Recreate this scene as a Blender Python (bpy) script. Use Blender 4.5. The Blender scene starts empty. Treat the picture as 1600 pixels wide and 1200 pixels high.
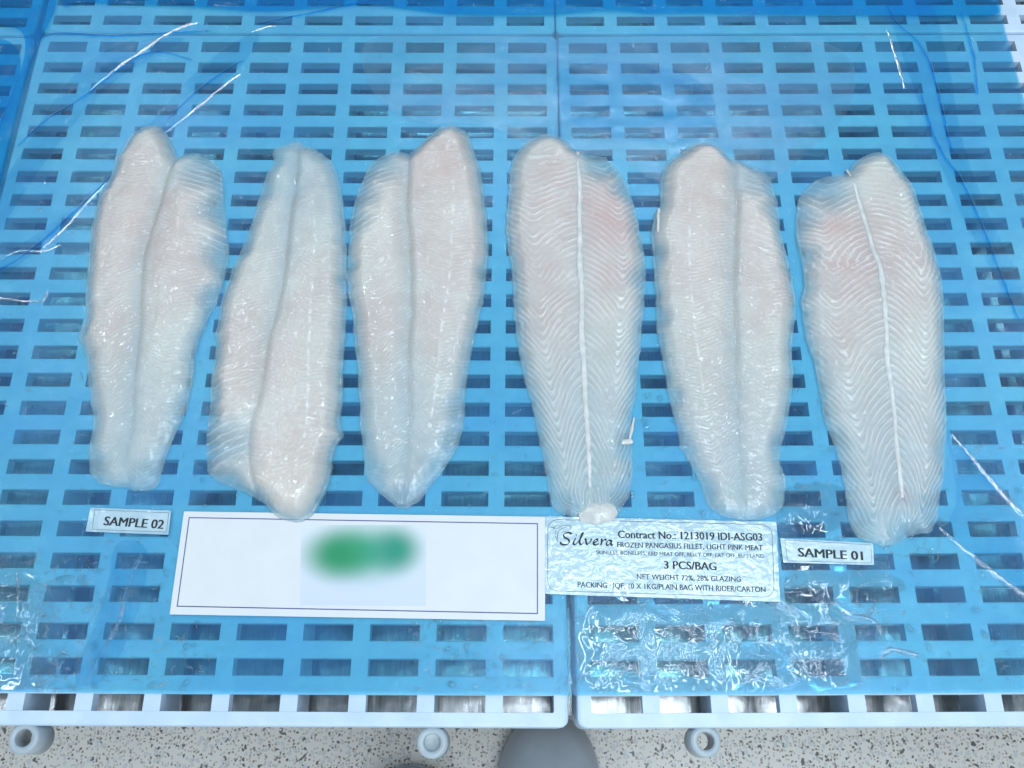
import bpy, bmesh, math, random
import numpy as np
from mathutils import Vector, Matrix
random.seed(7)
rng = np.random.default_rng(11)
scn = bpy.context.scene
col = scn.collection

# ------------------------------------------------------------------ camera
F, TH, ROLL, CAMH = 1400.0, 0.376588, 0.004833, 0.624598      # focal length in photo pixels, tilt, roll, height over the deck
_r = Vector((1, 0, 0)); _u = Vector((0, math.cos(TH), math.sin(TH))); _f = Vector((0, math.sin(TH), -math.cos(TH)))
CR = _r*math.cos(ROLL) - _u*math.sin(ROLL); CU = _r*math.sin(ROLL) + _u*math.cos(ROLL); CF = _f
cam_d = bpy.data.cameras.new('camera'); cam = bpy.data.objects.new('camera', cam_d); col.objects.link(cam)
cam_d.sensor_width = 36; cam_d.lens = 36*F/1600; cam_d.clip_start = .01; cam_d.clip_end = 100
m = Matrix.Identity(4)
for i in range(3):
    m[i][0], m[i][1], m[i][2] = CR[i], CU[i], -CF[i]
m[2][3] = CAMH
cam.matrix_world = m
scn.camera = cam

# ------------------------------------------------------------------ room light
w = bpy.data.worlds.new('World'); scn.world = w; w.use_nodes = True
bg = w.node_tree.nodes['Background']
bg.inputs[0].default_value = (.58, .78, 1.0, 1); bg.inputs[1].default_value = .32
def tube_lamp(x, y, z, lx, ly, power, rgb=(.77, .90, 1.0)):
    d = bpy.data.lights.new('ceiling_or_fill_lamp', 'AREA'); d.shape = 'RECTANGLE'; d.size = lx; d.size_y = ly
    d.energy = power*.91; d.color = rgb
    o = bpy.data.objects.new('ceiling_or_fill_lamp', d); o.location = (x, y, z); col.objects.link(o)
def fixture(x, y, z, lx, ly, power):
    "two bare tubes side by side"
    for k in (-1, 1):
        if ly > lx: tube_lamp(x+k*.05, y, z, .022, ly, power/2)
        else: tube_lamp(x, y+k*.05, z, lx, .022, power/2)
fixture(.10, -.28, 2.0, 0, 1.5, 7.4)
fixture(.36, -.28, 2.0, 0, 1.5, 7.4)
fixture(.62, -.28, 2.0, 0, 1.5, 7.4)
fixture(.90, -.28, 2.0, 0, 1.5, 7.4)
fixture(-1.45, -.3, 2.0, 0, 1.5, 9.5)
fixture(.25, 1.85, 2.0, 1.3, 0, 10.5)
fixture(-1.2, 1.5, 2.0, 0, 1.3, 9.5)
fixture(1.75, .9, 2.0, 0, 1.3, 9)
fixture(.75, -1.75, 2.0, 1.3, 0, 14)  # unseen fixture behind the camera, added to brighten the floor
fixture(.10, -3.0, 2.0, 1.3, 0, 70)  # second unseen fixture further back, added only to light the floor strip
scn.view_settings.view_transform = 'Standard'; scn.view_settings.look = 'None'
scn.view_settings.exposure = 0; scn.view_settings.gamma = 1
scn.cycles.transparent_max_bounces = 24
scn.cycles.max_bounces = 8
scn.cycles.caustics_reflective = False; scn.cycles.caustics_refractive = False
scn.cycles.sample_clamp_indirect = 4

# ------------------------------------------------------------------ helpers
def at(u, v, z=0.0):
    "where the sight line of photo pixel (u, v) meets the level plane z"
    d = CR*((u-800)/F) + CU*((600-v)/F) + CF
    t = (z-CAMH)/d.z
    return (d.x*t, d.y*t)
def ats(pts, z=0.0): return np.array([at(u, v, z) for u, v in pts])

def tag(o, label=None, cat=None, group=None, kind=None):
    if label: o['label'] = label
    if cat: o['category'] = cat
    if group: o['group'] = group
    if kind: o['kind'] = kind
    return o
def empty(name, loc=(0, 0, 0), rz=0):
    o = bpy.data.objects.new(name, None); o.location = loc; o.rotation_euler = (0, 0, rz)
    o.empty_display_size = .02; col.objects.link(o); return o
def link(name, me, mat=None, parent=None, smooth=False):
    if mat and not me.materials: me.materials.append(mat)
    if smooth: me.polygons.foreach_set('use_smooth', [True]*len(me.polygons))
    o = bpy.data.objects.new(name, me); col.objects.link(o)
    if parent:
        bpy.context.view_layer.update() if False else None
        o.parent = parent
    return o
def mesh(name, v, f):
    me = bpy.data.meshes.new(name); me.from_pydata([tuple(map(float, p)) for p in v], [], f); me.update(); return me
def grid_mesh(name, V, quads):
    me = bpy.data.meshes.new(name)
    n, k = len(V), len(quads)
    me.vertices.add(n); me.vertices.foreach_set('co', np.asarray(V, np.float32).ravel())
    me.loops.add(4*k); me.loops.foreach_set('vertex_index', np.asarray(quads, np.int32).ravel())
    me.polygons.add(k); me.polygons.foreach_set('loop_start', np.arange(0, 4*k, 4, dtype=np.int32))
    me.update(calc_edges=True); me.validate(); return me
def box(v, f, x0, x1, y0, y1, z0, z1, ch=0):
    "box with its two long upper edges (along x) chamfered by ch"
    b = len(v)
    if ch == 0:
        v += [(x0,y0,z0),(x1,y0,z0),(x1,y1,z0),(x0,y1,z0),(x0,y0,z1),(x1,y0,z1),(x1,y1,z1),(x0,y1,z1)]
        f += [[b+i for i in q] for q in ((3,2,1,0),(4,5,6,7),(0,1,5,4),(1,2,6,5),(2,3,7,6),(3,0,4,7))]
    else:
        sec = [(y0,z0),(y1,z0),(y1,z1-ch),(y1-ch,z1),(y0+ch,z1),(y0,z1-ch)]
        v += [(x0,y,z) for y, z in sec] + [(x1,y,z) for y, z in sec]
        n = 6
        for i in range(n):
            j = (i+1) % n; f.append([b+i, b+j, b+n+j, b+n+i][::-1])
        f.append([b+i for i in range(n)]); f.append([b+n+i for i in range(n)][::-1])
_tab = rng.random((256, 256))
def vnoise(x, y, s):
    "smooth value noise, cell size s, range -1..1"
    x = np.asarray(x)/s + 71.3; y = np.asarray(y)/s + 39.7
    xi = np.floor(x).astype(int); yi = np.floor(y).astype(int); fx = x-xi; fy = y-yi
    fx = fx*fx*(3-2*fx); fy = fy*fy*(3-2*fy)
    g = lambda a, b: _tab[a & 255, b & 255]
    return 2*((g(xi,yi)*(1-fx)+g(xi+1,yi)*fx)*(1-fy) + (g(xi,yi+1)*(1-fx)+g(xi+1,yi+1)*fx)*fy) - 1
def chaikin(P, n=2, closed=True):
    P = np.asarray(P, float)
    for _ in range(n):
        if closed:
            Q = np.roll(P, -1, 0); P = np.stack([.75*P+.25*Q, .25*P+.75*Q], 1).reshape(-1, 2)
        else:
            A, B = P[:-1], P[1:]; M = np.stack([.75*A+.25*B, .25*A+.75*B], 1).reshape(-1, 2)
            P = np.vstack([P[:1], M, P[-1:]])
    return P
def inside(pts, poly):
    x, y = pts[:, 0], pts[:, 1]; r = np.zeros(len(pts), bool)
    a = poly; b = np.roll(poly, -1, 0)
    for (x0, y0), (x1, y1) in zip(a, b):
        if y0 == y1: continue
        c = ((y0 > y) != (y1 > y)) & (x < (x1-x0)*(y-y0)/(y1-y0)+x0); r ^= c
    return r
def near(pts, line, closed):
    "distance to, nearest point on, signed side of and arc length along a polyline"
    a = line if closed else line[:-1]; b = np.roll(line, -1, 0) if closed else line[1:]
    L = np.hypot(*(b-a).T); S = np.concatenate([[0], np.cumsum(L)])
    D = np.full(len(pts), 1e9); N = np.zeros_like(pts); SG = np.zeros(len(pts)); AR = np.zeros(len(pts))
    for i in range(len(a)):
        if L[i] < 1e-9: continue
        d = (b[i]-a[i])/L[i]; r = pts-a[i]; t = np.clip(r@d, 0, L[i]); q = a[i]+t[:, None]*d
        dd = np.hypot(*(pts-q).T); k = dd < D
        D[k] = dd[k]; N[k] = q[k]; SG[k] = np.sign(d[0]*r[k, 1]-d[1]*r[k, 0]); AR[k] = S[i]+t[k]
    return D, N, SG, AR
def sheet(poly, g, edge_snap=True):
    "square lattice of spacing g clipped to a polygon, its rim snapped to the outline"
    x0, y0 = poly.min(0)-g; x1, y1 = poly.max(0)+g
    nx, ny = int((x1-x0)/g)+2, int((y1-y0)/g)+2
    X, Y = np.meshgrid(x0+g*np.arange(nx), y0+g*np.arange(ny)); P = np.stack([X.ravel(), Y.ravel()], 1)
    ins = inside(P, poly).reshape(ny, nx)
    c = ins[:-1, :-1] | ins[1:, :-1] | ins[:-1, 1:] | ins[1:, 1:]
    iy, ix = np.nonzero(c); q = np.stack([iy*nx+ix, iy*nx+ix+1, (iy+1)*nx+ix+1, (iy+1)*nx+ix], 1)
    used = np.unique(q); mp = np.full(nx*ny, -1); mp[used] = np.arange(len(used)); P = P[used]; q = mp[q]
    i = ins.ravel()[used]
    return P, q, i
# ------------------------------------------------------------------ materials
def new_mat(name):
    mt = bpy.data.materials.new(name); mt.use_nodes = True; nt = mt.node_tree; nt.nodes.clear()
    out = nt.nodes.new('ShaderNodeOutputMaterial')
    def N(t, **k):
        n = nt.nodes.new('ShaderNode'+t)
        for a, b in k.items():
            if a.startswith('i_'):
                key = a[2:].replace('_', ' ')
                n.inputs[int(key) if key.isdigit() else key].default_value = b
            else: setattr(n, a, b)
        return n
    return mt, nt, out, N, lambda a, b: nt.links.new(a, b)
def noise_ramp(nt, N, Lk, scale, c0, c1, p0=.35, p1=.65, detail=4, coord='Object'):
    tc = N('TexCoord'); n = N('TexNoise', i_Scale=scale, i_Detail=detail); Lk(tc.outputs[coord], n.inputs['Vector'])
    r = N('ValToRGB'); r.color_ramp.elements[0].position = p0; r.color_ramp.elements[1].position = p1
    r.color_ramp.elements[0].color = (*c0, 1); r.color_ramp.elements[1].color = (*c1, 1)
    Lk(n.outputs[0], r.inputs[0]); return r
def simple(name, c0, c1, scale, rough, metallic=0, bump=0, bscale=200, spec=.5, coat=0):
    mt, nt, out, N, Lk = new_mat(name)
    p = N('BsdfPrincipled', i_Roughness=rough, i_Metallic=metallic, i_Specular_IOR_Level=spec, i_Coat_Weight=coat, i_Coat_Roughness=.08)
    r = noise_ramp(nt, N, Lk, scale, c0, c1); Lk(r.outputs[0], p.inputs['Base Color'])
    if bump:
        tc = N('TexCoord'); n = N('TexNoise', i_Scale=bscale, i_Detail=3); Lk(tc.outputs['Object'], n.inputs['Vector'])
        b = N('Bump', i_Strength=bump, i_Distance=.001); Lk(n.outputs[0], b.inputs['Height']); Lk(b.outputs[0], p.inputs['Normal'])
    Lk(p.outputs[0], out.inputs[0]); return mt
M_PLASTIC = simple('white_plastic', (.54, .66, .78), (.61, .73, .85), 55, .36, bump=.12, bscale=700)
M_LUG = simple('grey_white_plastic', (.40, .45, .48), (.48, .53, .55), 60, .35)
M_BOOT = simple('grey_rubber', (.47, .51, .55), (.53, .57, .61), 30, .5, bump=.2, bscale=300)
M_PAPER = simple('white_card', (.75, .74, .735), (.78, .77, .76), 40, .42, bump=.05, bscale=500)
M_VIOLET = simple('violet_ink', (.07, .06, .24), (.09, .08, .28), 200, .5)
M_INK = simple('black_ink', (.012, .014, .02), (.02, .022, .03), 200, .5)
M_GREYINK = simple('grey_ink', (.10, .14, .17), (.16, .20, .24), 200, .5)

def steel_mat():
    mt, nt, out, N, Lk = new_mat('brushed_steel')
    p = N('BsdfPrincipled', i_Metallic=1.0, i_Roughness=.27)
    tc = N('TexCoord'); mp = N('Mapping'); mp.inputs['Scale'].default_value = (700, 50, 60)
    n = N('TexNoise', i_Scale=1.0, i_Detail=3); Lk(tc.outputs['Object'], mp.inputs[0]); Lk(mp.outputs[0], n.inputs['Vector'])
    r = N('ValToRGB'); r.color_ramp.elements[0].color = (.40, .40, .40, 1); r.color_ramp.elements[1].color = (.56, .56, .56, 1)
    r.color_ramp.elements[0].position = .35; r.color_ramp.elements[1].position = .65
    Lk(n.outputs[0], r.inputs[0]); Lk(r.outputs[0], p.inputs['Base Color'])
    n2 = N('TexNoise', i_Scale=45.0, i_Detail=2); Lk(tc.outputs['Object'], n2.inputs['Vector'])
    b = N('Bump', i_Strength=.5, i_Distance=.002); Lk(n2.outputs[0], b.inputs['Height'])
    b2 = N('Bump', i_Strength=.05, i_Distance=.001); Lk(n.outputs[0], b2.inputs['Height']); Lk(b.outputs[0], b2.inputs['Normal'])
    Lk(b2.outputs[0], p.inputs['Normal']); Lk(p.outputs[0], out.inputs[0]); return mt
M_STEEL = steel_mat()

def terrazzo_mat():
    mt, nt, out, N, Lk = new_mat('terrazzo')
    p = N('BsdfPrincipled', i_Roughness=.35)
    tc = N('TexCoord')
    base = noise_ramp(nt, N, Lk, 5, (.76, .71, .64), (.83, .785, .715), .3, .7)
    last = base.outputs[0]
    for sc, rad, keep, c in ((300, .34, .55, (.52, .46, .39)), (210, .25, .68, (.26, .21, .16)), (105, .15, .66, (.13, .12, .11)), (52, .10, .68, (.12, .125, .12)), (36, .10, .78, (.16, .16, .15)), (150, .34, .70, (.62, .62, .60))):
        warp = N('TexNoise', i_Scale=sc*2.2, i_Detail=1); Lk(tc.outputs['Object'], warp.inputs['Vector'])
        add = N('VectorMath', operation='MULTIPLY_ADD'); Lk(warp.outputs[1], add.inputs[0]); add.inputs[1].default_value = (.6/sc,)*3; Lk(tc.outputs['Object'], add.inputs[2])
        flat = N('VectorMath', operation='MULTIPLY'); flat.inputs[1].default_value = (1, 1, 0); Lk(add.outputs[0], flat.inputs[0])
        v = N('TexVoronoi', i_Scale=sc); v.voronoi_dimensions = '2D'; Lk(flat.outputs[0], v.inputs['Vector'])
        a = N('Math', operation='LESS_THAN'); Lk(v.outputs['Distance'], a.inputs[0]); a.inputs[1].default_value = rad
        s = N('SeparateColor'); Lk(v.outputs['Color'], s.inputs[0])
        k = N('Math', operation='GREATER_THAN'); Lk(s.outputs[0], k.inputs[0]); k.inputs[1].default_value = keep
        mu = N('Math', operation='MULTIPLY'); Lk(a.outputs[0], mu.inputs[0]); Lk(k.outputs[0], mu.inputs[1])
        mx = N('MixRGB'); Lk(mu.outputs[0], mx.inputs[0]); Lk(last, mx.inputs[1]); mx.inputs[2].default_value = (*c, 1); last = mx.outputs[0]
    Lk(last, p.inputs['Base Color']); Lk(p.outputs[0], out.inputs[0]); return mt
M_TERRAZZO = terrazzo_mat()

def film_mat(name, tint, haze, bump, bscale, blue=(.10, .44, 1.0), rough=.08, ior=1.5, veil=0):
    mt, nt, out, N, Lk = new_mat(name)
    tr = N('BsdfTransparent', i_Color=(*tint, 1)); di = N('BsdfDiffuse', i_Color=(*blue, 1))
    gl = N('BsdfGlossy', i_Roughness=rough); gl.inputs['Color'].default_value = (1, 1, 1, 1)
    tc = N('TexCoord')
    cl = N('TexNoise', i_Scale=1.0, i_Detail=4); cl.inputs['Distortion'].default_value = .7; cm = N('Mapping'); cm.inputs['Scale'].default_value = (9, 22, 10); cm.inputs['Rotation'].default_value = (0, 0, .5); Lk(tc.outputs['Object'], cm.inputs[0]); Lk(cm.outputs[0], cl.inputs['Vector'])
    mr = N('MapRange'); mr.inputs[1].default_value = .35; mr.inputs[2].default_value = .75; mr.inputs[3].default_value = haze*.5; mr.inputs[4].default_value = haze*1.6
    Lk(cl.outputs[0], mr.inputs[0])
    m1 = N('MixShader'); Lk(mr.outputs[0], m1.inputs[0]); Lk(tr.outputs[0], m1.inputs[1]); Lk(di.outputs[0], m1.inputs[2])
    n = N('TexNoise', i_Scale=bscale, i_Detail=4, i_Roughness=.6); n.inputs['Distortion'].default_value = .8; Lk(tc.outputs['Object'], n.inputs['Vector'])
    b = N('Bump', i_Strength=bump, i_Distance=.001); Lk(n.outputs[0], b.inputs['Height'])
    fr = N('Fresnel', i_IOR=ior); Lk(b.outputs[0], fr.inputs['Normal']); Lk(b.outputs[0], gl.inputs['Normal'])
    if veil:
        g2 = N('BsdfGlossy', i_Roughness=.34); g2.inputs['Color'].default_value = (1, 1, 1, 1)
        mg = N('MixShader'); mg.inputs[0].default_value = veil; Lk(gl.outputs[0], mg.inputs[1]); Lk(g2.outputs[0], mg.inputs[2]); gl = mg
    m2 = N('MixShader'); Lk(fr.outputs[0], m2.inputs[0]); Lk(m1.outputs[0], m2.inputs[1]); Lk(gl.outputs[0], m2.inputs[2])
    Lk(m2.outputs[0], out.inputs[0]); return mt
TINT = (.515, .93, 1.0)
M_FILM = film_mat('blue_film', TINT, .17, .40, 170, ior=1.38, veil=.5)
M_FOLD = film_mat('blue_film_folded', (.30, .84, 1.0), .16, .5, 120, (.01, .34, 1.0))
M_LAYER = film_mat('blue_film_double', (.80, .94, 1.0), .03, .5, 120, rough=.12, ior=1.3)
M_MILKY = film_mat('blue_film_milky', (.90, .97, 1.0), .10, .5, 120, (.42, .72, 1.0), rough=.12, ior=1.35)  # whiter, less clear film tone for one broad patch
M_LINE = film_mat('blue_film_line', (.42, .80, .98), .05, .3, 300, (.02, .25, .85), rough=.3, ior=1.15)
M_CREASE = film_mat('blue_film_crease', (.80, .95, 1.0), .02, .4, 700, rough=.07, ior=1.8)

M_CRINKLE = film_mat('blue_film_crinkle', (1.0, 1.0, 1.0), .0, .05, 700, rough=.06, ior=1.55)
def water_mat():
    mt, nt, out, N, Lk = new_mat('water')
    tr = N('BsdfTransparent', i_Color=(1, 1, 1, 1)); gl = N('BsdfGlossy', i_Roughness=.03); gl.inputs['Color'].default_value = (1, 1, 1, 1)
    fr = N('Fresnel', i_IOR=1.48)
    m = N('MixShader'); Lk(fr.outputs[0], m.inputs[0]); Lk(tr.outputs[0], m.inputs[1]); Lk(gl.outputs[0], m.inputs[2]); Lk(m.outputs[0], out.inputs[0]); return mt
M_WATER = water_mat()

def laminate_mat(name, c0, c1, bump=.9, bscale=130):
    "wet laminated paper"
    mt, nt, out, N, Lk = new_mat(name)
    p = N('BsdfPrincipled', i_Roughness=.5, i_Coat_Weight=1.0, i_Coat_Roughness=.05, i_Coat_IOR=2.0)
    r = noise_ramp(nt, N, Lk, 60, c0, c1); Lk(r.outputs[0], p.inputs['Base Color'])
    tc = N('TexCoord'); n = N('TexNoise', i_Scale=bscale, i_Detail=3); n.inputs['Distortion'].default_value = 1.0; Lk(tc.outputs['Object'], n.inputs['Vector'])
    b = N('Bump', i_Strength=bump, i_Distance=.001); Lk(n.outputs[0], b.inputs['Height']); Lk(b.outputs[0], p.inputs['Coat Normal'])
    Lk(p.outputs[0], out.inputs[0]); return mt
M_LABEL = laminate_mat('wet_label_paper', (.44, .60, .66), (.50, .66, .72))
M_RIM = laminate_mat('laminate_rim', (.36, .55, .66), (.42, .60, .70))

def flesh_mat():
    mt, nt, out, N, Lk = new_mat('fish_flesh')
    p = N('BsdfPrincipled', i_Roughness=.36, i_Coat_Weight=1.0, i_Coat_Roughness=.06, i_Coat_IOR=1.6, i_Subsurface_Weight=.5, i_Subsurface_Scale=.006)
    p.inputs['Subsurface Radius'].default_value = (1.0, .7, .6)
    A = lambda nm: N('Attribute', attribute_name=nm)
    al, li, pk = A('opacity'), A('septum'), A('pink')
    tc = N('TexCoord')
    base = noise_ramp(nt, N, Lk, 40, (.69, .60, .52), (.76, .70, .61), .35, .65, 6)
    fine = N('TexNoise', i_Scale=420.0, i_Detail=3); Lk(tc.outputs['Object'], fine.inputs['Vector'])
    fm = N('MapRange'); fm.inputs[1].default_value = .3; fm.inputs[2].default_value = .7; fm.inputs[3].default_value = .95; fm.inputs[4].default_value = 1.05; Lk(fine.outputs[0], fm.inputs[0])
    mm = N('MixRGB', blend_type='MULTIPLY'); mm.inputs[0].default_value = 1; Lk(base.outputs[0], mm.inputs[1]); Lk(fm.outputs[0], mm.inputs[2])
    m1 = N('MixRGB'); Lk(pk.outputs['Fac'], m1.inputs[0]); Lk(mm.outputs[0], m1.inputs[1]); m1.inputs[2].default_value = (.66, .35, .29, 1)
    tk = A('thinness'); m0 = N('MixRGB'); Lk(tk.outputs['Fac'], m0.inputs[0]); Lk(m1.outputs[0], m0.inputs[1]); m0.inputs[2].default_value = (.36, .59, .68, 1); m1 = m0  # glassy blue of thin flesh, with the film's blue show-through painted in
    m2 = N('MixRGB'); Lk(li.outputs['Fac'], m2.inputs[0]); Lk(m1.outputs[0], m2.inputs[1]); m2.inputs[2].default_value = (.88, .87, .83, 1)
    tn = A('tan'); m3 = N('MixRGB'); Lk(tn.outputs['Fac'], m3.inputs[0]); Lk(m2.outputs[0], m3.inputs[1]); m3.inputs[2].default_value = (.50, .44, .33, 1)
    Lk(m3.outputs[0], p.inputs['Base Color'])
    n1 = N('TexNoise', i_Scale=380.0, i_Detail=3); Lk(tc.outputs['Object'], n1.inputs['Vector'])
    n2 = N('TexNoise', i_Scale=150.0, i_Detail=2); Lk(tc.outputs['Object'], n2.inputs['Vector'])
    b1 = N('Bump', i_Strength=.12, i_Distance=.001); Lk(n1.outputs[0], b1.inputs['Height'])
    b2 = N('Bump', i_Strength=.35, i_Distance=.0015); Lk(n2.outputs[0], b2.inputs['Height']); Lk(b1.outputs[0], b2.inputs['Normal'])
    Lk(b2.outputs[0], p.inputs['Normal']); 
    n3 = N('TexNoise', i_Scale=270.0, i_Detail=0); Lk(tc.outputs['Object'], n3.inputs['Vector']); b3 = N('Bump', i_Strength=1.0, i_Distance=.0010); Lk(n3.outputs[0], b3.inputs['Height']); Lk(b2.outputs[0], b3.inputs['Normal']); Lk(b3.outputs[0], p.inputs['Coat Normal'])
    tr = N('BsdfTransparent', i_Color=(.97, .98, .97, 1))
    mx = N('MixShader'); Lk(al.outputs['Fac'], mx.inputs[0]); Lk(tr.outputs[0], mx.inputs[1]); Lk(p.outputs[0], mx.inputs[2]); Lk(mx.outputs[0], out.inputs[0]); return mt
M_FLESH = flesh_mat()
M_SINEW = simple('white_sinew', (.60, .585, .56), (.76, .74, .70), 120, .3, bump=.6, bscale=500, coat=.7)
M_FAT = simple('pale_fat', (.60, .60, .57), (.72, .69, .64), 200, .3, bump=.6, bscale=400, coat=.7)

def logo_mat():
    "soft green print on a pale patch"
    mt, nt, out, N, Lk = new_mat('soft_green_print')
    p = N('BsdfPrincipled', i_Roughness=.42)
    tc = N('TexCoord'); sx = N('SeparateXYZ'); Lk(tc.outputs['Generated'], sx.inputs[0])
    def blob(cx, cy, rx, ry):
        mp = N('Mapping'); mp.vector_type = 'TEXTURE'; mp.inputs['Location'].default_value = (cx, cy, .5); mp.inputs['Scale'].default_value = (rx, ry, 1e3)
        Lk(tc.outputs['Generated'], mp.inputs[0]); g = N('TexGradient', gradient_type='SPHERICAL'); Lk(mp.outputs[0], g.inputs[0])
        r = N('ValToRGB'); r.color_ramp.interpolation = 'EASE'; r.color_ramp.elements[0].position = .0; r.color_ramp.elements[1].position = .92; Lk(g.outputs['Fac'], r.inputs[0]); return r.outputs[0]
    def mix(f, a, c):
        mx = N('MixRGB'); Lk(f, mx.inputs[0]); Lk(a, mx.inputs[1]); mx.inputs[2].default_value = (*c, 1); return mx.outputs[0]
    r = N('ValToRGB'); r.color_ramp.elements[0].color = (.66, .70, .80, 1); r.color_ramp.elements[1].color = (.73, .76, .78, 1); Lk(sx.outputs[1], r.inputs[0])
    c = r.outputs[0]
    c = mix(blob(.50, .65, .58, .50), c, (.06, .38, .24)); c = mix(blob(.31, .63, .36, .44), c, (.02, .29, .12)); c = mix(blob(.75, .68, .27, .40), c, (.03, .30, .20))
    Lk(c, p.inputs['Base Color']); Lk(p.outputs[0], out.inputs[0]); return mt
M_LOGO = logo_mat()
# ------------------------------------------------------------------ floor and steel table
FLOOR_Z = -.45
fl = link('floor', mesh('floor', [(-4,-3,FLOOR_Z),(4,-3,FLOOR_Z),(4,5,FLOOR_Z),(-4,5,FLOOR_Z)], [[0,1,2,3]]), M_TERRAZZO); tag(fl, kind='structure')
TOP = -.050
tb = tag(empty('steel_table', (0, .32, FLOOR_Z)), 'brushed stainless steel work table glimpsed through the slots under the pallets', 'table')
v, f = [], []; box(v, f, -1.05, 1.05, -.305, .95, TOP-.03-FLOOR_Z, TOP-FLOOR_Z)
link('tabletop', mesh('tabletop', v, f), M_STEEL, tb)
v, f = [], []; box(v, f, -.02, .02, -.02, .02, .0005, TOP-.031-FLOOR_Z); lm = mesh('leg', v, f)
for sx in (-1, 1):
    for sy in (-.22, .85):
        o = link('leg', lm, M_STEEL, tb); o.location = (sx*.98, sy, 0)

# ------------------------------------------------------------------ plastic grid pallets
PX, PY, DYR = .045, .022589, .002398           # slot pitches; the rib behind the third row is wider
SW, SH = .0336, .0107                           # slot size
NC, NR, MG = 10, 25, .0096
LX, LY, LA = -.412136, .027098, -.009257
RX, RY, RA = .051141, .022601, -.000065
def rowy(j): return j*PY - (DYR if j <= 2 else 0)
X0, X1 = -MG, (NC-1)*PX+SW+MG
Y0, Y1 = rowy(0)-SH/2-.0092, rowy(NR-1)+SH/2+.0085
def frame_mesh():
    bm = bmesh.new()
    xi0, xi1 = 0.0, (NC-1)*PX+SW; yi0, yi1 = rowy(0)-SH/2, rowy(NR-1)+SH/2
    rr = .006
    def ring(x0, x1, y0, y1, r, z):
        out = []
        for cx, cy, a0 in ((x1-r, y1-r, 0), (x0+r, y1-r, 90), (x0+r, y0+r, 180), (x1-r, y0+r, 270)):
            for k in range(5):
                a = math.radians(a0+k*22.5); out.append(bm.verts.new((cx+r*math.cos(a), cy+r*math.sin(a), z)))
        return out
    e = .0022
    prof = [ring(X0, X1, Y0, Y1, rr, -.040), ring(X0, X1, Y0, Y1, rr, -e), ring(X0+e*.3, X1-e*.3, Y0+e*.3, Y1-e*.3, rr-e*.3, -e*.3), ring(X0+e, X1-e, Y0+e, Y1-e, rr-e, 0),
            ring(xi0-.0001, xi1+.0001, yi0-.0001, yi1+.0001, .0012, 0), ring(xi0, xi1, yi0, yi1, .0012, -.0004), ring(xi0, xi1, yi0, yi1, .0012, -.040)]
    for A, B in zip(prof, prof[1:]+prof[:1]):
        for i in range(20):
            j = (i+1) % 20; bm.faces.new((A[i], A[j], B[j], B[i]))
    me = bpy.data.meshes.new('frame'); bm.normal_update(); bm.to_mesh(me); bm.free(); return me
FR = frame_mesh()
RB = []
for k in range(NC-1):
    v, f = [], []; d = -.036 if k % 2 == 1 else -.009
    box(v, f, k*PX+SW, (k+1)*PX, rowy(0)-SH/2, rowy(NR-1)+SH/2, d, -.00003); RB.append(mesh('rib', v, f))
CB = []
for j in range(NR-1):
    v, f = [], []
    for c in range(NC):
        box(v, f, c*PX, c*PX+SW, rowy(j)+SH/2, rowy(j+1)-SH/2, -.008, -.00003, .0006)
    CB.append(mesh('crossbar', v, f))
for me in [FR]+RB+CB: me.materials.append(M_PLASTIC)
def lug_mesh(plug):
    v, f = [], []; n = 32
    prof = [(.0056,-.020),(.0060,-.0192),(.0094,-.0192),(.0103,-.0205),(.0107,-.041),(.0056,-.041)]
    for a in range(n):
        t = 2*math.pi*a/n
        for r, z in prof: v.append((r*math.cos(t), r*math.sin(t), z))
    m_ = len(prof)
    for a in range(n):
        b = (a+1) % n
        for i in range(m_):
            j = (i+1) % m_; f.append([a*m_+i, b*m_+i, b*m_+j, a*m_+j])
    return mesh('connector_lug', v, f)
LUG = lug_mesh(False); LUG.materials.append(M_LUG)
for p in LUG.polygons: p.use_smooth = True
def pallet(x, y, a, label, lugs=()):
    t = tag(empty('plastic_pallet', (x, y, 0), a), label, 'pallet', 'white plastic grid pallets laid edge to edge')
    link('frame', FR, None, t)
    for me in RB: link('rib', me, None, t)
    for me in CB: link('crossbar', me, None, t)
    for u, vv, plug in lugs:
        wx, wy = at(u, vv, -.0192)
        dx, dy = wx-x, wy-y; lx = dx*math.cos(a)+dy*math.sin(a); ly = -dx*math.sin(a)+dy*math.cos(a)
        o = link('connector_lug', LUG, None, t); o.location = (lx, ly, 0)
        vb, fb = [], []; box(vb, fb, -.004, .004, .0100, Y0-ly, -.038, -.024); link('web', mesh('web', vb, fb), M_LUG, o)
        if plug:
            n = 24; vp = [(.0055*math.cos(2*math.pi*i/n), .0055*math.sin(2*math.pi*i/n), -.0235) for i in range(n)]+[(0, 0, -.0262)]
            link('plug', mesh('plug', vp, [[i, (i+1) % n, n] for i in range(n)]), M_LUG, o, True)
    return t
WX = RX-LX; WYL = Y1-Y0+.0016
pallet(LX, LY, LA, 'front left white grid pallet carrying the fillets marked sample 02 and the green-printed card', ((36, 1153, 0), (675, 1160, 1)))
pallet(RX, RY, RA, 'front right white grid pallet carrying the fillets marked sample 01 and the wet contract label', ((1103, 1158, 0),))
def off(x, y, a, dx, dy): return x+dx*math.cos(a)-dy*math.sin(a), y+dx*math.sin(a)+dy*math.cos(a)
q = off(LX, LY, LA, -.0015, WYL); pallet(*q, LA, 'rear left white grid pallet behind the sample 02 fillets, under folded dark blue film')
q = off(RX, RY, RA, -.0012, WYL); pallet(*q, RA, 'rear right white grid pallet with one uncovered corner beyond the edge of the film')
q = off(LX, LY, LA, -.4625, -.003); pallet(*q, LA, 'white grid pallet at the far left edge, left of the sample 02 fillets')
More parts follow.
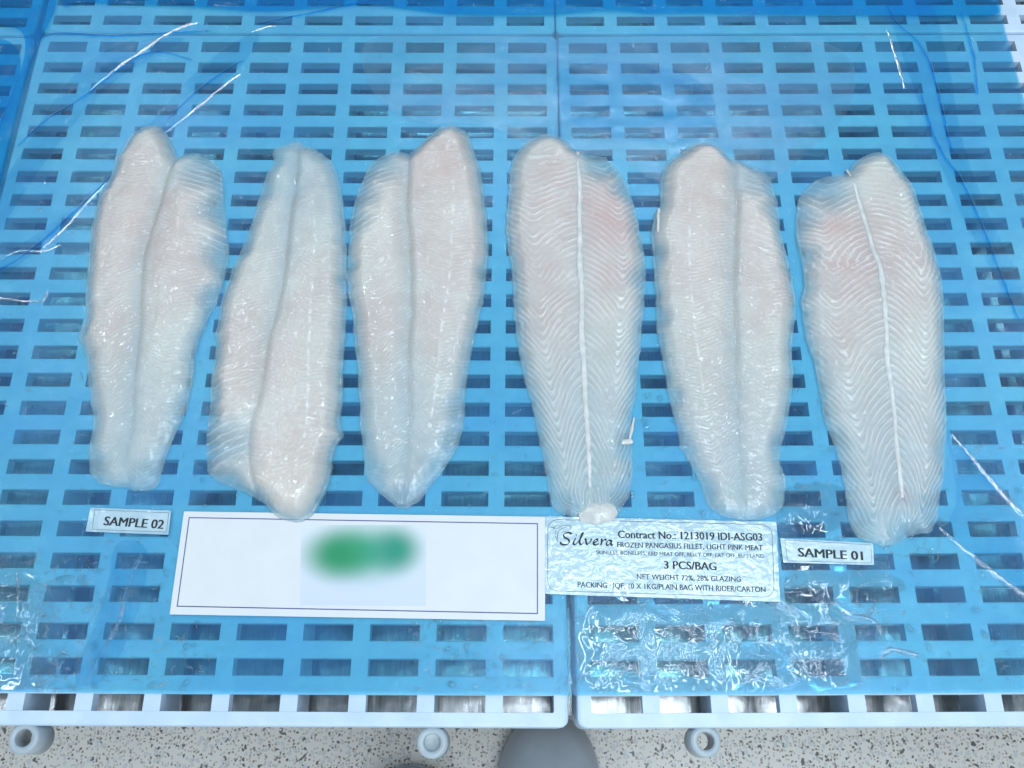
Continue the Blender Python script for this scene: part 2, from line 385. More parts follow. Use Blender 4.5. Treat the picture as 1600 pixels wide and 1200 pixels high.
q = off(LX, LY, LA, -.4635, -.003+WYL); pallet(*q, LA, 'white grid pallet in the far left rear corner behind the dark film fold')
q = off(RX, RY, RA, .4626, WYL); 
# ------------------------------------------------------------------ blue film
fm = tag(empty('plastic_film', (0, .25, .0014)), 'thin wet translucent blue plastic film spread over the white pallets', 'film')
def local(o, P): return [(p[0]-o.location.x, p[1]-o.location.y, p[2]-o.location.z) for p in P]
def undul(X, Y):
    z = .00035*vnoise(X, Y, .06) + .00022*vnoise(X+3, Y, .017) + .00010*vnoise(X, Y+5, .006)
    return z
fa, fb_ = at(-200, 1078), at(300, 1085); fc, fd = at(900, 1087), at(1750, 1081)
ra, rb_ = at(1557, 0), at(1601, 165)
ed = np.array(rb_)-np.array(ra); far = np.array(ra)-ed*2.2; nearp = np.array(rb_)+ed*1.6
fp = np.array([fa, fb_, at(600, 1086), fc, at(1300, 1085), fd, (fd[0]+.05, nearp[1]), tuple(nearp), tuple(far), (-.95, far[1]), (-.95, fa[1])])
P, Q, ins_ = sheet(fp, .0025)
o_ = ~ins_; D_, N_, _, _ = near(P[o_], fp, True); P[o_] = N_
V = np.column_stack([P, .0014+undul(P[:, 0], P[:, 1])])
link('sheet', grid_mesh('sheet', V-np.array(fm.location), Q), M_FILM, fm, True)
def fold(poly_px, z, mt=M_FOLD):
    pp = chaikin(ats(poly_px), 2); P, Q, i = sheet(pp, .003); k = ~i
    _, n, _, _ = near(P[k], pp, True); P[k] = n
    V = np.column_stack([P, z+.0006*vnoise(P[:, 0], P[:, 1], .03)+undul(P[:, 0], P[:, 1])])
    link('fold', grid_mesh('fold', V-np.array(fm.location), Q), mt, fm, True)
fold([(90,-90),(1533,-90),(1559,6),(1563,30),(1480,29),(1330,28),(1200,27),(1100,24),(1010,25),(960,20),(900,23),(860,27),(780,28),(695,26),(640,17),(560,9),(480,18),(400,22),(300,13),(200,11),(120,6),(95,20)], .0034)
fold([(-120,-70),(106,-60),(92,6),(80,40),(63,66),(50,104),(36,150),(22,205),(10,262),(-8,330),(-40,420),(-70,420),(-44,330),(-16,262),(0,205),(20,150),(38,104),(44,66),(30,44),(-40,40),(-120,42)], .0030)
fold([(-160,110),(-60,60),(20,62),(38,100),(22,150),(0,210),(-30,290),(-160,420)], .0026)
fold([(305,60),(250,84),(190,120),(120,190),(40,300),(-30,420),(-120,520),(-120,400),(0,300),(60,200),(120,110),(200,62)], .0024, M_LAYER)
fold([(420,40),(380,110),(300,170),(230,250),(130,330),(20,430),(-60,470),(-40,430),(60,370),(160,290),(240,190),(330,90)], .0027, M_LAYER)
fold([(860,110),(960,95),(1100,120),(1130,200),(1060,230),(930,215),(870,180)], .0025, M_LAYER)
fold([(1370,-20),(1450,-20),(1480,90),(1500,230),(1560,380),(1640,520),(1640,560),(1540,420),(1470,270),(1420,120)], .0025, M_LAYER)
fold([(1470,660),(1500,690),(1560,760),(1660,850),(1660,960),(1560,900),(1470,830),(1500,780)], .0024, M_LAYER)
fold([(180,840),(236,850),(230,920),(205,990),(170,1070),(110,1075),(140,1000),(170,920)], .0024, M_LAYER)
fold([(560,50),(760,62),(880,48),(1060,64),(1240,52),(1340,90),(1330,180),(1250,250),(1150,330),(1040,300),(960,240),(860,250),(760,190),(640,200),(570,140)], .0022, M_MILKY)
def crease(px, w, h, mat=M_CREASE, z=.0022, tw=0):
    L = chaikin(ats(px), 2, False)
    d = np.hypot(*np.diff(L, axis=0).T); S = np.concatenate([[0], np.cumsum(d)]); n = max(12, int(S[-1]/.0012))
    s = np.linspace(0, S[-1], n); C = np.stack([np.interp(s, S, L[:, k]) for k in (0, 1)], 1)
    T = np.gradient(C, axis=0); T /= np.hypot(*T.T)[:, None]; Nn = np.stack([-T[:, 1], T[:, 0]], 1)
    jit = np.cumsum(rng.normal(0, .00008, n)); jit -= np.linspace(0, jit[-1], n)
    tp = np.sin(np.pi*np.linspace(.03, .97, n))**.5
    hv = h*tp*(1+.3*vnoise(s*1.0, s*0+px[0][0], .008)+.30*vnoise(s, s*0+px[0][1], .0028)); wv = w*tp**.4*(1+.3*vnoise(s, s*0+px[0][1]*2, .01))
    K = 9; V = []
    for k in range(K):
        a = (k/(K-1)-.5)*2
        prof = (1-a*a)*(1.0-.38*math.exp(-(a/.30)**2))
        pos = C+Nn*(a*wv/2+jit+.0002*vnoise(s, s*0+k, .004))[:, None]
        V.append(np.column_stack([pos, z-.0006+np.maximum(hv, .0001)*prof]))
    V = np.stack(V, 1).reshape(-1, 3)
    Q = [(i*K+k, i*K+k+1, (i+1)*K+k+1, (i+1)*K+k) for i in range(n-1) for k in range(K-1)]
    link('crease', grid_mesh('crease', V-np.array(fm.location), np.array(Q)), mat, fm, True)
# creases that catch the lamps
for px, wd, h in (([(143,143),(180,112),(222,83),(262,56),(292,41),(310,38)], .0052, .0030),
                  ([(258,210),(290,186),(325,158),(352,135),(376,118)], .0042, .0026),
                  ([(70,388),(96,366),(125,335),(150,306),(166,288)], .0050, .0028),
                  ([(395,52),(415,45),(432,42)], .0035, .002),
                  ([(1484,680),(1512,712),(1545,752),(1580,792),(1640,850)], .0056, .0030),
                  ([(1466,826),(1490,846),(1520,872),(1545,892),(1580,918),(1640,960)], .0044, .0026),
                  ([(224,866),(205,900),(196,940),(186,985),(158,1020),(140,1062)], .0040, .0024),
                  ([(28,895),(32,925),(36,955)], .003, .0018),
                  ([(-20,462),(20,470),(52,474),(72,472),(76,456)], .0026, .0018),
                  ([(0,408),(30,392),(60,396),(82,392),(96,384)], .0026, .0016),
                  ([(1318,966),(1352,965),(1370,976),(1376,994)], .0046, .0026),
                  ([(1368,1030),(1388,1012),(1410,1018),(1436,1026)], .0042, .0022),
                  ([(1385,50),(1398,90),(1412,140)], .003, .0014)):
    crease(px, wd*.85, h*.36)
# short crinkles pressed into the film by the water
def crinkles():
    V, Q = [], []
    zones = [((900,1360),(905,1080),330,1.2), ((0,150),(880,1080),130,1.1), ((140,340),(840,1075),90,1.0), ((640,900),(965,1080),90,.9), ((1200,1600),(690,1070),110,1.0), ((100,870),(600,800),50,.8),
             ((860,1300),(560,835),120,.9), ((850,1240),(60,240),60,.8), ((0,1600),(40,1075),70,.7), ((1210,1400),(750,960),90,1.1), ((200,640),(10,240),30,.7), ((0,140),(260,700),40,.8)]
    for (u0, u1), (v0, v1), n, k in zones:
        for _ in range(n):
            x, y = at(random.uniform(u0, u1), random.uniform(v0, v1)); L = k*random.choice((.002,.003,.004,.006,.010)); w = k*random.uniform(.0009, .0022); h = w*random.uniform(.05, .15)
            a = random.uniform(0, math.pi); cv = random.uniform(-2.2, 2.2); m_ = 9; K = 7; b = len(V)
            for i in range(m_):
                t = i/(m_-1)-.5; aa = a+cv*t; 
                if i: x += math.cos(aa)*L/(m_-1); y += math.sin(aa)*L/(m_-1)
                tp = max(.05, math.cos(math.pi*t))**.7
                for q in range(K):
                    c = q/(K-1)*2-1
                    V.append((x-math.sin(aa)*c*w*tp/2, y+math.cos(aa)*c*w*tp/2, .0018-.0004+(h*tp+.0004)*(1-c*c)))
            Q += [(b+i*K+q, b+i*K+q+1, b+(i+1)*K+q+1, b+(i+1)*K+q) for i in range(m_-1) for q in range(K-1)]
    o = link('crinkle', grid_mesh('crinkle', np.array(V)-np.array(fm.location), np.array(Q)), M_CRINKLE, fm, True); o['kind'] = 'stuff'
crinkles()
# flat dark fold lines
for px in ([(300,96),(250,80),(210,92),(165,128),(125,160),(70,190),(30,230)], [(0,424),(40,400),(90,356),(140,312),(200,250)], [(380,96),(330,128),(290,160),(262,190)],
           [(1384,10),(1400,40),(1440,70),(1462,130),(1472,180),(1486,240)], [(1438,150),(1456,210),(1474,250),(1500,280),(1530,350),(1560,430),(1590,500)],
           [(1500,20),(1515,70),(1524,100),(1526,150)], [(400,40),(460,28),(530,12),(600,0)], [(62,62),(90,52),(160,58),(220,56),(330,50)]):
    crease(px, .0026, .0005, M_LINE, .0026)

# ------------------------------------------------------------------ water on the film
def puddle(poly_px, amp, label, cell=.0009, z=.0026):
    pp = chaikin(ats(poly_px), 2); P, Q, i = sheet(pp, cell); k = ~i
    _, n, _, _ = near(P[k], pp, True); P[k] = n
    D, _, _, _ = near(P, pp, True)
    X, Y = P.T
    t_ = np.clip((D+.004*vnoise(X, Y, .012))/.016, 0, 1); hgt = t_*t_*(3-2*t_)
    wx = X+.004*vnoise(X, Y, .012); wy = Y+.004*vnoise(X+9, Y, .012)
    r = amp*1.15*(.00090*vnoise(wx*.7, wy, .0100)+.00070*vnoise(wx*.8, wy+2, .0052)+.00016*vnoise(wx, wy, .0024))*(.35+.65*np.clip(.5+.9*vnoise(X, Y+7, .03), 0, 1))
    V = np.column_stack([P, z-.0012+hgt*(.0006+r)])
    o = link('water_puddle', grid_mesh('water_puddle', V, Q), M_WATER, None, True)
    tag(o, label, 'water', kind='stuff')
puddle([(908,962),(930,935),(1010,928),(1090,944),(1180,935),(1250,925),(1300,940),(1342,968),(1338,1020),(1350,1062),(1320,1080),(1200,1082),(1080,1080),(980,1082),(916,1081),(900,1020)], 1.0, 'rippling water pooled on the film below the contract label')
puddle([(-60,900),(20,880),(60,905),(96,950),(80,1000),(120,1040),(88,1074),(20,1078),(-60,1076)], .9, 'rippling water pooled on the film at the lower left corner')
puddle([(1212,762),(1290,752),(1335,770),(1330,812),(1290,838),(1235,838),(1208,812)], .6, 'shallow water on the film just above the sample 01 label')
puddle([(1226,886),(1300,884),(1372,890),(1420,910),(1400,934),(1320,936),(1240,932)], .6, 'shallow water on the film just below the sample 01 label')
def droplets():
    v, f = [], []
    zones = [((0,160),(860,1080),170,1.0), ((900,1420),(900,1080),260,1.0), ((140,330),(830,1075),130,.9), ((690,900),(960,1080),120,.9), ((1200,1600),(690,1070),240,.9),
             ((100,860),(560,800),130,.8), ((880,1300),(560,830),130,.9), ((0,1600),(60,1075),220,.6), ((1420,1600),(640,900),90,.7), ((880,1240),(120,240),150,.6), ((640,700),(960,1040),20,1)]
    for (u0, u1), (v0, v1), n, k in zones:
        for _ in range(n):
            x, y = at(random.uniform(u0, u1), random.uniform(v0, v1)); r = k*random.choice((.0006,.0007,.0009,.0012,.0016,.0023)); h = r*random.uniform(.14, .32)
            el = random.uniform(.7, 1.6); a = random.uniform(0, 3.14); b = len(v); z0 = .0014
            ca, sa = math.cos(a), math.sin(a)
            v.append((x, y, z0+h))
            for rr, hh in ((.55, .8), (.88, .42), (1.0, -.3)):
                for i in range(9):
                    t = 2*math.pi*i/9; px, py = rr*r*el*math.cos(t), rr*r/el*math.sin(t)
                    v.append((x+ca*px-sa*py, y+sa*px+ca*py, z0+h*hh))
            for i in range(9):
                j = (i+1) % 9; f.append([b, b+1+i, b+1+j])
                for q in (0, 1): f.append([b+1+9*q+i, b+10+9*q+i, b+10+9*q+j, b+1+9*q+j])
    o = link('water_droplets', mesh('water_droplets', v, f), M_WATER, None, True); tag(o, 'scattered small water droplets over the blue film', 'water', kind='stuff')
droplets()
# ------------------------------------------------------------------ fish fillets
ZB = .0020
def fillet(outline, mid, label, skin, H, longp, thin=(), pinks=(), thick=(), groove=.5, flip=False, lines=.0051, ribs=(), fray=.0006, tau=.0060, chev=(.006, .022), lateral=None, brown=None):
    """outline/mid: photo pixels. longp: (s, thickness factor) along the midline. thin/thick/ribs: (u, v, r, amount) in photo pixels."""
    op = chaikin(ats(outline, ZB), 2); mp = chaikin(ats(mid, ZB), 2, False)
    # slight natural raggedness of the cut
    nrm = np.roll(op, -1, 0)-np.roll(op, 1, 0); nrm = np.stack([nrm[:, 1], -nrm[:, 0]], 1); nrm /= np.hypot(*nrm.T)[:, None]+1e-9
    op = op+nrm*(fray*(vnoise(op[:, 0], op[:, 1], .0035)+.6*vnoise(op[:, 0]+4, op[:, 1], .0015)))[:, None]
    P, Q, ins_ = sheet(op, .00070); k = ~ins_
    D, n, _, _ = near(P, op, True); P[k] = n[k]; D[k] = 0
    Mm, _, sg, s = near(P, mp, False); SL = np.hypot(*np.diff(mp, axis=0).T).sum()
    s0 = s/SL; X, Y = P.T
    side = sg if not flip else -sg
    qn = Mm/(Mm+D+1e-6)
    dd_ = np.clip((D-.0022)/.0115, 0, 1)
    e = .20*np.clip(D/.0010, 0, 1)**.6+.80*np.sin(np.pi/2*dd_**1.15)**.9
    lp = np.interp(s0, [a for a, _ in longp], [b for _, b in longp])
    h = H*lp*e*(.80+.20*np.sin(np.pi*np.clip(qn*1.15, 0, 1)))
    kpx = 1/2150.0
    def zone(zs, soft=False):
        g = np.zeros(len(P))
        for u, vv, r, a in zs:
            cx, cy = at(u, vv, ZB); g = np.maximum(g, a*np.exp(-(((X-cx)**2+(Y-cy)**2)/(r*kpx)**2)**1.5 if not soft else -((X-cx)**2+(Y-cy)**2)/(r*1.1*kpx)**2))
        return g
    tz = zone(thin); h = h*(1-.6*tz)*(1+zone(thick))
    gf = np.interp(s0, [0, .12, .6, .85, 1], [1, 1, .85, .5, .3])
    tan = np.zeros(len(P))
    if groove > 0:
        gw = np.where(side > 0, .0030, .0095)
        h = h*(1-groove*gf*np.exp(-(Mm/gw)**2)-.35*groove*gf*np.exp(-(Mm/.012)**2))
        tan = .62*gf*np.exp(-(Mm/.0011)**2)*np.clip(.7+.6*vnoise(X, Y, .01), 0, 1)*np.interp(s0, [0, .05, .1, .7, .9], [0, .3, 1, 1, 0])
    A = np.interp(s0, [0, .35, 1], [chev[0], (chev[0]+chev[1])*.5, chev[1]])
    qd = np.clip(qn, 0, 1); vx = np.interp(s0, [0, .4, 1], [.68, .62, .55])+.03*vnoise(X, Y, .02)
    La, Lb = (qd/vx)**1.35, 1-.85*(qd-vx)/(1-vx); hh = np.clip(.5+.5*(Lb-La)/.28, 0, 1); W = Lb*(1-hh)+La*hh-.28*hh*(1-hh)
    jitter = .0009*vnoise(X, Y, .022)+.0006*vnoise(X, Y, .006)
    if skin:
        uu = np.linspace(-.08, SL+.05, 400); cum = np.concatenate([[0], np.cumsum(np.diff(uu)/(lines*np.interp(uu[1:]/SL, [0, .35, .9], [.92, 1.08, 1.65])))])
        ph = np.interp(s-A*W+jitter+side*.0011+.0020*vnoise(s, s*0+2, .03), uu, cum)
        fr = ph-np.floor(ph); w_ = np.interp(s0, [0, .4, 1], [.14, .17, .20])+.06*vnoise(X, Y, .01)
        ln = np.exp(-((fr-.5)/w_)**2)*np.clip(.72+.75*vnoise(X, Y, .011), .08, 1)*(1-.55*np.exp(-((qd-.46)/.07)**2)*np.clip(.6+vnoise(X, Y, .02), 0, 1))
        ln *= np.clip(Mm/.002, 0, 1)
        h = h+np.minimum(1, e*1.6)*np.interp(s0, [0, .4, 1], [.00040, .00075, .0016])*(ln-.3)+e*.00006*vnoise(X, Y, .0016)
        sept = .54*ln*np.interp(s0, [0, .1, .9, 1], [.7, 1, .8, .3])
        h = h+.0008*np.exp(-(Mm/.0016)**2)*e
    else:
        ph = (s-(A*1.1)*np.where(qd < .5, qd*2, 1.0-(qd-.5)*.6)+jitter*1.5)/(lines*.60)
        fr = ph-np.floor(ph); ln = np.exp(-((fr-.5)/.2)**2)*np.clip(.5*vnoise(X, Y, .008)+.55, 0, 1)
        h = h+e*(.00020*(ln-.3)+.00005*vnoise(X, Y, .0016)+.0003*vnoise(X, Y, .010))
        rz = zone(ribs)
        ph2 = (s-A*.9*qd+jitter)/(lines*1.15); f2 = ph2-np.floor(ph2); l2 = np.exp(-((f2-.5)/.12)**2)
        h = h+rz*e*.0005*l2
        sept = np.maximum(.30*ln, .75*l2*rz)
    if lateral is not None:
        lp_ = chaikin(ats(lateral, ZB), 2, False); Dl, _, _, sl = near(P, lp_, False)
        br = np.clip(.5+.9*vnoise(sl, sl*0+3, .004), 0, 1)*np.exp(-((Dl+.0003*vnoise(X, Y, .002))/.0009)**2)
        sept = np.maximum(sept, .8*br); h = h+.0003*br*e
    pk = 1.5*zone(pinks, True)*(.85+.25*vnoise(X, Y, .012)); pk = np.clip(pk, 0, 1)*(1-sept*.6)
    h = np.maximum(h, 0)*(D > 0)
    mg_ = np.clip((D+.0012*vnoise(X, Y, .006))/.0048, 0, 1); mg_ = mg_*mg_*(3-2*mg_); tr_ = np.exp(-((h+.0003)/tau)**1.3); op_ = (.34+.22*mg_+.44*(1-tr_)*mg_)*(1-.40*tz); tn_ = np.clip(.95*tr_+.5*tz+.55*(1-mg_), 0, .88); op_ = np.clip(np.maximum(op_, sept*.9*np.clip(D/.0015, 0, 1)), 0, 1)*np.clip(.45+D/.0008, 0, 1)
    if brown is not None:
        pass
    base = np.array([mp[:, 0].mean(), mp[:, 1].mean(), ZB])
    t = tag(empty('fish_fillet', base), label, 'fish fillet', 'six skinless white fish fillets laid in a row')
    me = grid_mesh('flesh', np.column_stack([X, Y, ZB+h])-base, Q)
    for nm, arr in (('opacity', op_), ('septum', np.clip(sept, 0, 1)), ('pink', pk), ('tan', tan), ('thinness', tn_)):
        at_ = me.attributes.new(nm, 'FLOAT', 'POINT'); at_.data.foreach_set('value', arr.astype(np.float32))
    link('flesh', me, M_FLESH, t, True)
    def height(pt):
        i = np.argmin((X-pt[0])**2+(Y-pt[1])**2); return ZB+h[i]
    return t, height, base
def strip(name, parent, base, hfun, px, w, r, mat, lift=.0, nz=1.0):
    "rounded strand lying along the flesh"
    L = chaikin(ats(px, ZB), 2, False); d = np.hypot(*np.diff(L, axis=0).T); S = np.concatenate([[0], np.cumsum(d)]); n = max(8, int(S[-1]/.002))
    s = np.linspace(0, S[-1], n); C = np.stack([np.interp(s, S, L[:, k]) for k in (0, 1)], 1)
    T = np.gradient(C, axis=0); T /= np.hypot(*T.T)[:, None]; Nn = np.stack([-T[:, 1], T[:, 0]], 1)
    z = np.array([hfun(c) for c in C]); z = np.convolve(np.pad(z, 3, 'edge'), np.ones(7)/7, 'valid')+lift
    tp = np.sin(np.pi*np.linspace(.06, .94, n))**.4*(1+nz*.30*vnoise(s, s*0+px[0][0], .006)+nz*.15*vnoise(s, s*0+px[0][1], .002)); K = 8; V = []
    for k in range(K):
        a = math.pi*(k/(K-1)); V.append(np.column_stack([C+Nn*(math.cos(a)*w/2*tp)[:, None], z-.0005+r*math.sin(a)*tp]))
    V = np.stack(V, 1).reshape(-1, 3)-base
    Q = np.array([(i*K+k, (i+1)*K+k, (i+1)*K+k+1, i*K+k+1) for i in range(n-1) for k in range(K-1)])
    return link(name, grid_mesh(name, V, Q), mat, parent, True)

# first from the left: belly side up, head end away from the viewer
o1 = [(241,194.5),(219,201),(203,212.6),(189,236),(180,245),(177.5,265.6),(164.6,294),(155.5,302),(150,325),(142.6,356),(138.7,389.6),(136,428),(132,462),(136,495),(126,511),(120.7,526.5),(124.5,537),(135,555),(136,583),(140,609),(142.6,635),(146.5,666),(141,686.7),(136,702),(139,720),(139,738),(148,754),(177.5,761.6),(201,763),(211,768),(226.6,769.4),(250,759),(255,730.6),(265,699.6),(278,674),(291,648),(296,624.7),(303,593.7),(304,575.6),(306.7,552),(312,531.7),(322,508),(333,488),(345,460),(354,425),(360,397),(358,377),(354.5,351),(352,315),(349,273),(340,255),(322,246),(307,238.5),(294,240),(283.5,243.6),(279,246),(270.5,225.6),(261.5,209),(250,197)]
m1 = [(279,244),(265,284),(255,322),(239.5,371.5),(229,402.5),(226.6,431),(225,467),(224,495),(221.4,532),(213.7,583),(211,635),(208.5,671),(198,712.5),(198,733),(206,765)]
fillet(o1, m1, 'leftmost white fillet, smooth lobed side up, beside the upper left film crease', False, 0.0117, [(0,.9),(.15,1),(.5,.9),(.75,.6),(1,.36)],
       thin=[(325,270,48,.72),(345,330,36,.72),(352,400,36,.7),(335,470,26,.6),(130,520,14,.6),(290,640,24,.4),(150,730,26,.45),(235,745,30,.4)], pinks=[(230,360,112,0.29),(285,420,75,0.29),(225,250,50,0.21),(190,520,62,0.17)], ribs=[(328,290,50,1),(345,370,36,1),(292,650,30,.5)], chev=(.010,.014), groove=.28)
# second: head end towards the viewer
o2 = [(465,219),(452,224.5),(429,231),(424,240),(429,248),(424,257),(413.7,277.5),(406,301),(394,345),(381,381),(370,404),(355,440),(344,476.5),(338.8,510),(336,523),(337.5,549),(330,587.5),(327,605.6),(328.4,631),(323,665),(320.7,698.6),(323,730),(328.4,748),(352,760.6),(377.5,768),(390,773.6),(403,784),(411,787),(424,802),(439.5,812),(460,817.5),(481,815),(494,802),(504,784),(517,753),(522,730),(519.6,722),(525,706),(530,691),(541,679),(532,665),(535,644),(537.7,613),(537.7,561.7),(541.6,523),(543,458),(544,407),(541.6,360),(537.7,321),(532.6,290),(527.4,270),(522,255.6),(514.5,248),(496,236),(486,227),(478,230),(470.5,220.7)]
m2 = [(467,222),(466,250),(465,285),(455,344.7),(451,396),(444.7,445.5),(434,497),(424,525.5),(419,561.7),(413.7,598),(408.5,631),(398,654.7),(392,691),(393,729.6),(402,768)]
t2, h2, b2 = fillet(o2, m2, 'second fillet from left, turned round so its thick rounded end overlaps the white card', False, 0.0126, [(0,.32),(.15,.45),(.4,.75),(.7,.95),(1,1.0)],
       thin=[(345,700,46,.72),(352,752,36,.72),(330,620,24,.5),(330,660,26,.62),(425,250,24,.5),(540,679,10,.6),(380,390,20,.5),(540,440,14,.5),(402,778,14,.5),(415,300,24,.35)], thick=[(462,760,60,.22)], pinks=[(400,560,87,0.21),(500,470,87,0.17),(470,700,87,0.14)], ribs=[(345,690,52,1),(350,600,40,.7)], chev=(.012,.012), lateral=[(490,311),(495,355),(494,407),(491,458),(487,536),(486,613),(484,671),(481,690)], groove=.28)
# third
o3 = [(710,195),(690.5,198),(675,208),(657,224),(644,235.6),(640,243),(636,240),(618,235.6),(608,237),(592,247),(575.6,257.5),(569,275.6),(559,296),(551,324.7),(546,348),(544.5,381.6),(543,412.6),(540.7,438),(546,472),(551,495),(552,529),(556,557),(559,593),(560,627),(562.6,645),(561,668),(566.5,686),(568,722.6),(570,748),(582,759),(592,771.7),(608,782),(621,793.6),(631,797.5),(644,791),(659.5,782),(668.6,764),(688,743),(706,717),(715,702),(724,671),(726.7,645),(726.7,619),(732,588),(737,554.6),(745,521),(750,495),(756.4,472),(759,438),(764,405),(764,361),(760,319.5),(754,283),(750,255),(741,239.4),(737,216),(727,204.5)]
m3 = [(640,245),(639,257.5),(637.6,296),(636,335),(640,376),(643,425.5),(644,477),(644,495),(639,542),(640,593),(641,645),(639,697),(634,735.5),(629,790)]
t3, h3, b3 = fillet(o3, m3, 'third fillet from left, thick right lobe and thin ribbed left flap, ragged brownish tail tip', False, 0.0121, [(0,.95),(.2,1),(.5,.85),(.75,.55),(1,.34)],
       thin=[(592,262,44,.66),(566,310,34,.62),(556,350,28,.55),(548,420,16,.4),(762,430,18,.6),(720,640,26,.5),(715,690,28,.6),(690,735,30,.55),(580,740,26,.5),(640,780,28,.3)], pinks=[(690,270,87,0.34),(700,400,87,0.25),(590,520,62,0.25),(680,520,75,0.21),(628,765,14,0.60)], ribs=[(580,290,50,.9),(560,350,40,.9)], chev=(.014,.014), lateral=[(710,296),(710,335),(706,387),(705,438),(698,477),(688,542),(685,593),(672.5,671)], groove=.28)
# fourth: skin side up
o4 = [(852,209),(832,215),(813,230),(798.7,248.7),(794.7,278),(793,310),(790.7,334),(789,363),(793,395),(798.7,416.7),(801,451),(801,483),(804,510),(809,544.7),(816,587),(829,624.7),(836,662),(841,683),(848,718),(853,742),(856,774),(864,792.7),(872,804.7),(893,806),(904,814),(920,819),(936,820.7),(952,816.7),(970.7,800.7),(973,790),(984,776.7),(989,750),(989,707),(985,675),(988,650),(994.7,611),(1000,563),(1002.7,523),(1006.7,483),(1008,456.7),(1010.7,430),(1008,403),(1001,363),(994.7,334),(989,312.7),(978.7,288.7),(970.7,272.7),(956,254),(944,244.7),(920,242),(905,238),(896,232.7),(885,219),(872,212.7)]
m4 = [(896,226),(902.7,240.7),(901,256.7),(905,296.7),(904,339),(905,376.7),(904,416.7),(908,456.7),(908,496.7),(906.7,526),(912,576.7),(913,624.7),(917,670),(920,723),(921,763),(922.7,812)]
t4, h4, b4 = fillet(o4, m4, 'fourth fillet from left, ribbed pink-tinged side up with a straight white centre line', True, 0.0101, [(0,.95),(.2,1),(.5,.85),(.75,.55),(1,.34)],
       thin=[(940,262,38,.80),(968,300,22,.5),(1000,440,22,.4),(985,700,26,.5),(975,780,26,.5),(880,790,24,.4)], pinks=[(862,350,101,0.36),(835,420,72,0.36),(940,345,87,0.53),(950,420,87,0.40),(870,490,101,0.29),(874,285,43,0.43),(850,270,58,0.17)], groove=0, chev=(.0050,.048))
strip('sinew', t4, b4, h4, m4[1:-1], .0042, .0009, M_SINEW, .0003)
strip('fat_scrap', t4, b4, h4, [(991,652),(988,668),(983,690)], .0022, .0006, M_FAT, .0004)
strip('fat_scrap', t4, b4, h4, [(970,692),(978,691),(989,690)], .0042, .0008, M_FAT, .0004)
strip('fat_end', t4, b4, h4, [(905,808),(922,803),(940,802),(962,795)], .017, .0038, M_FAT, -.0010, .35)
# fifth
o5 = [(1098.5,222),(1083,224.5),(1070,233.6),(1060,242.6),(1047,248),(1036.5,262),(1030,280),(1029,303),(1031,324),(1025,330),(1020,339.5),(1016,360),(1018.4,394),(1021,432.6),(1023.6,471),(1023.6,510),(1029,536),(1036.5,574.6),(1041.7,613),(1052,652),(1058.5,678),(1062,691),(1061,701),(1072.7,711.6),(1085.6,742.6),(1096,760.6),(1103.7,789),(1116.6,802),(1134.7,809.7),(1165.7,815),(1196.7,811),(1217.4,802),(1225,786.5),(1227.7,768),(1229,742.6),(1222.6,733.5),(1219,720),(1221,701),(1227.7,675),(1233,649.5),(1238,613),(1240.6,585),(1238,561.7),(1239,525.5),(1244.5,484),(1242,458),(1235.5,425),(1227.7,391),(1221,365),(1217.4,339.5),(1215,314),(1207,290),(1204.5,280),(1194,267),(1176,260.7),(1158,253),(1145,249),(1134.7,241),(1127,231),(1114,224.5)]
m5 = [(1142,246),(1146,277.5),(1147.6,329),(1145,381),(1143.7,432.6),(1145,484),(1146,525.5),(1147.6,574.6),(1150,639),(1151.5,691),(1155,742.6),(1158,781),(1165,812)]
t5, h5, b5 = fillet(o5, m5, 'fifth fillet from left, smooth lobed side up between the two ribbed fillets, pinkish rounded top', False, 0.0117, [(0,1),(.2,1),(.5,.85),(.75,.6),(1,.36)],
       thin=[(1185,285,44,.62),(1205,330,26,.5),(1022,400,20,.6),(1030,500,18,.5),(1060,700,24,.55),(1095,770,24,.45),(1225,700,22,.6),(1050,620,18,.4),(1222,780,18,.3)], pinks=[(1100,265,66,0.29),(1100,330,87,0.26),(1080,420,87,0.19),(1190,440,116,0.20),(1120,620,116,0.12)], ribs=[(1190,310,50,.7),(1205,380,50,.6)], chev=(.012,.014), lateral=[(1074,329),(1072.7,381),(1075,458),(1084,530),(1091,587.5),(1101,639)], groove=.28)
strip('fat_scrap', t5, b5, h5, [(1029,328),(1028,345),(1027,368)], .0034, .0008, M_FAT, .0006)
# sixth
o6 = [(1369,237),(1350.7,242.7),(1334.7,252),(1326.7,264),(1318.7,273),(1310.7,270.7),(1292,276),(1273,282.7),(1257,294.7),(1246.7,310.7),(1242.7,334.7),(1241,364),(1244,380),(1252,412),(1254.7,446.7),(1250,468),(1250.7,486.7),(1254.7,513),(1260,540),(1270.7,561),(1277,598.7),(1284,638.7),(1289,665),(1300,689),(1308,713),(1314.7,740),(1320,766.7),(1322.7,793),(1326.7,822.7),(1337,841),(1353,845),(1369,852),(1380,854.7),(1396,854.7),(1409,846.7),(1424,836),(1441,836),(1454.7,833),(1462.7,820),(1468,793),(1469,766.7),(1476,753),(1477,713),(1480,646.7),(1477,606.7),(1476,566.7),(1476,526.7),(1476,473),(1472,446.7),(1470.7,428),(1460,390.7),(1449,361),(1441,334.7),(1433,305),(1422.7,284),(1409,268),(1396,249),(1382.7,239)]
m6 = [(1322.7,266),(1329,286.7),(1337,326.7),(1350.7,369),(1358.7,401),(1368,417),(1373,446.7),(1377,486.7),(1380,526.7),(1380,566.7),(1388,606.7),(1393,646.7),(1397,700),(1402.7,742.7),(1406.7,780),(1402,852)]
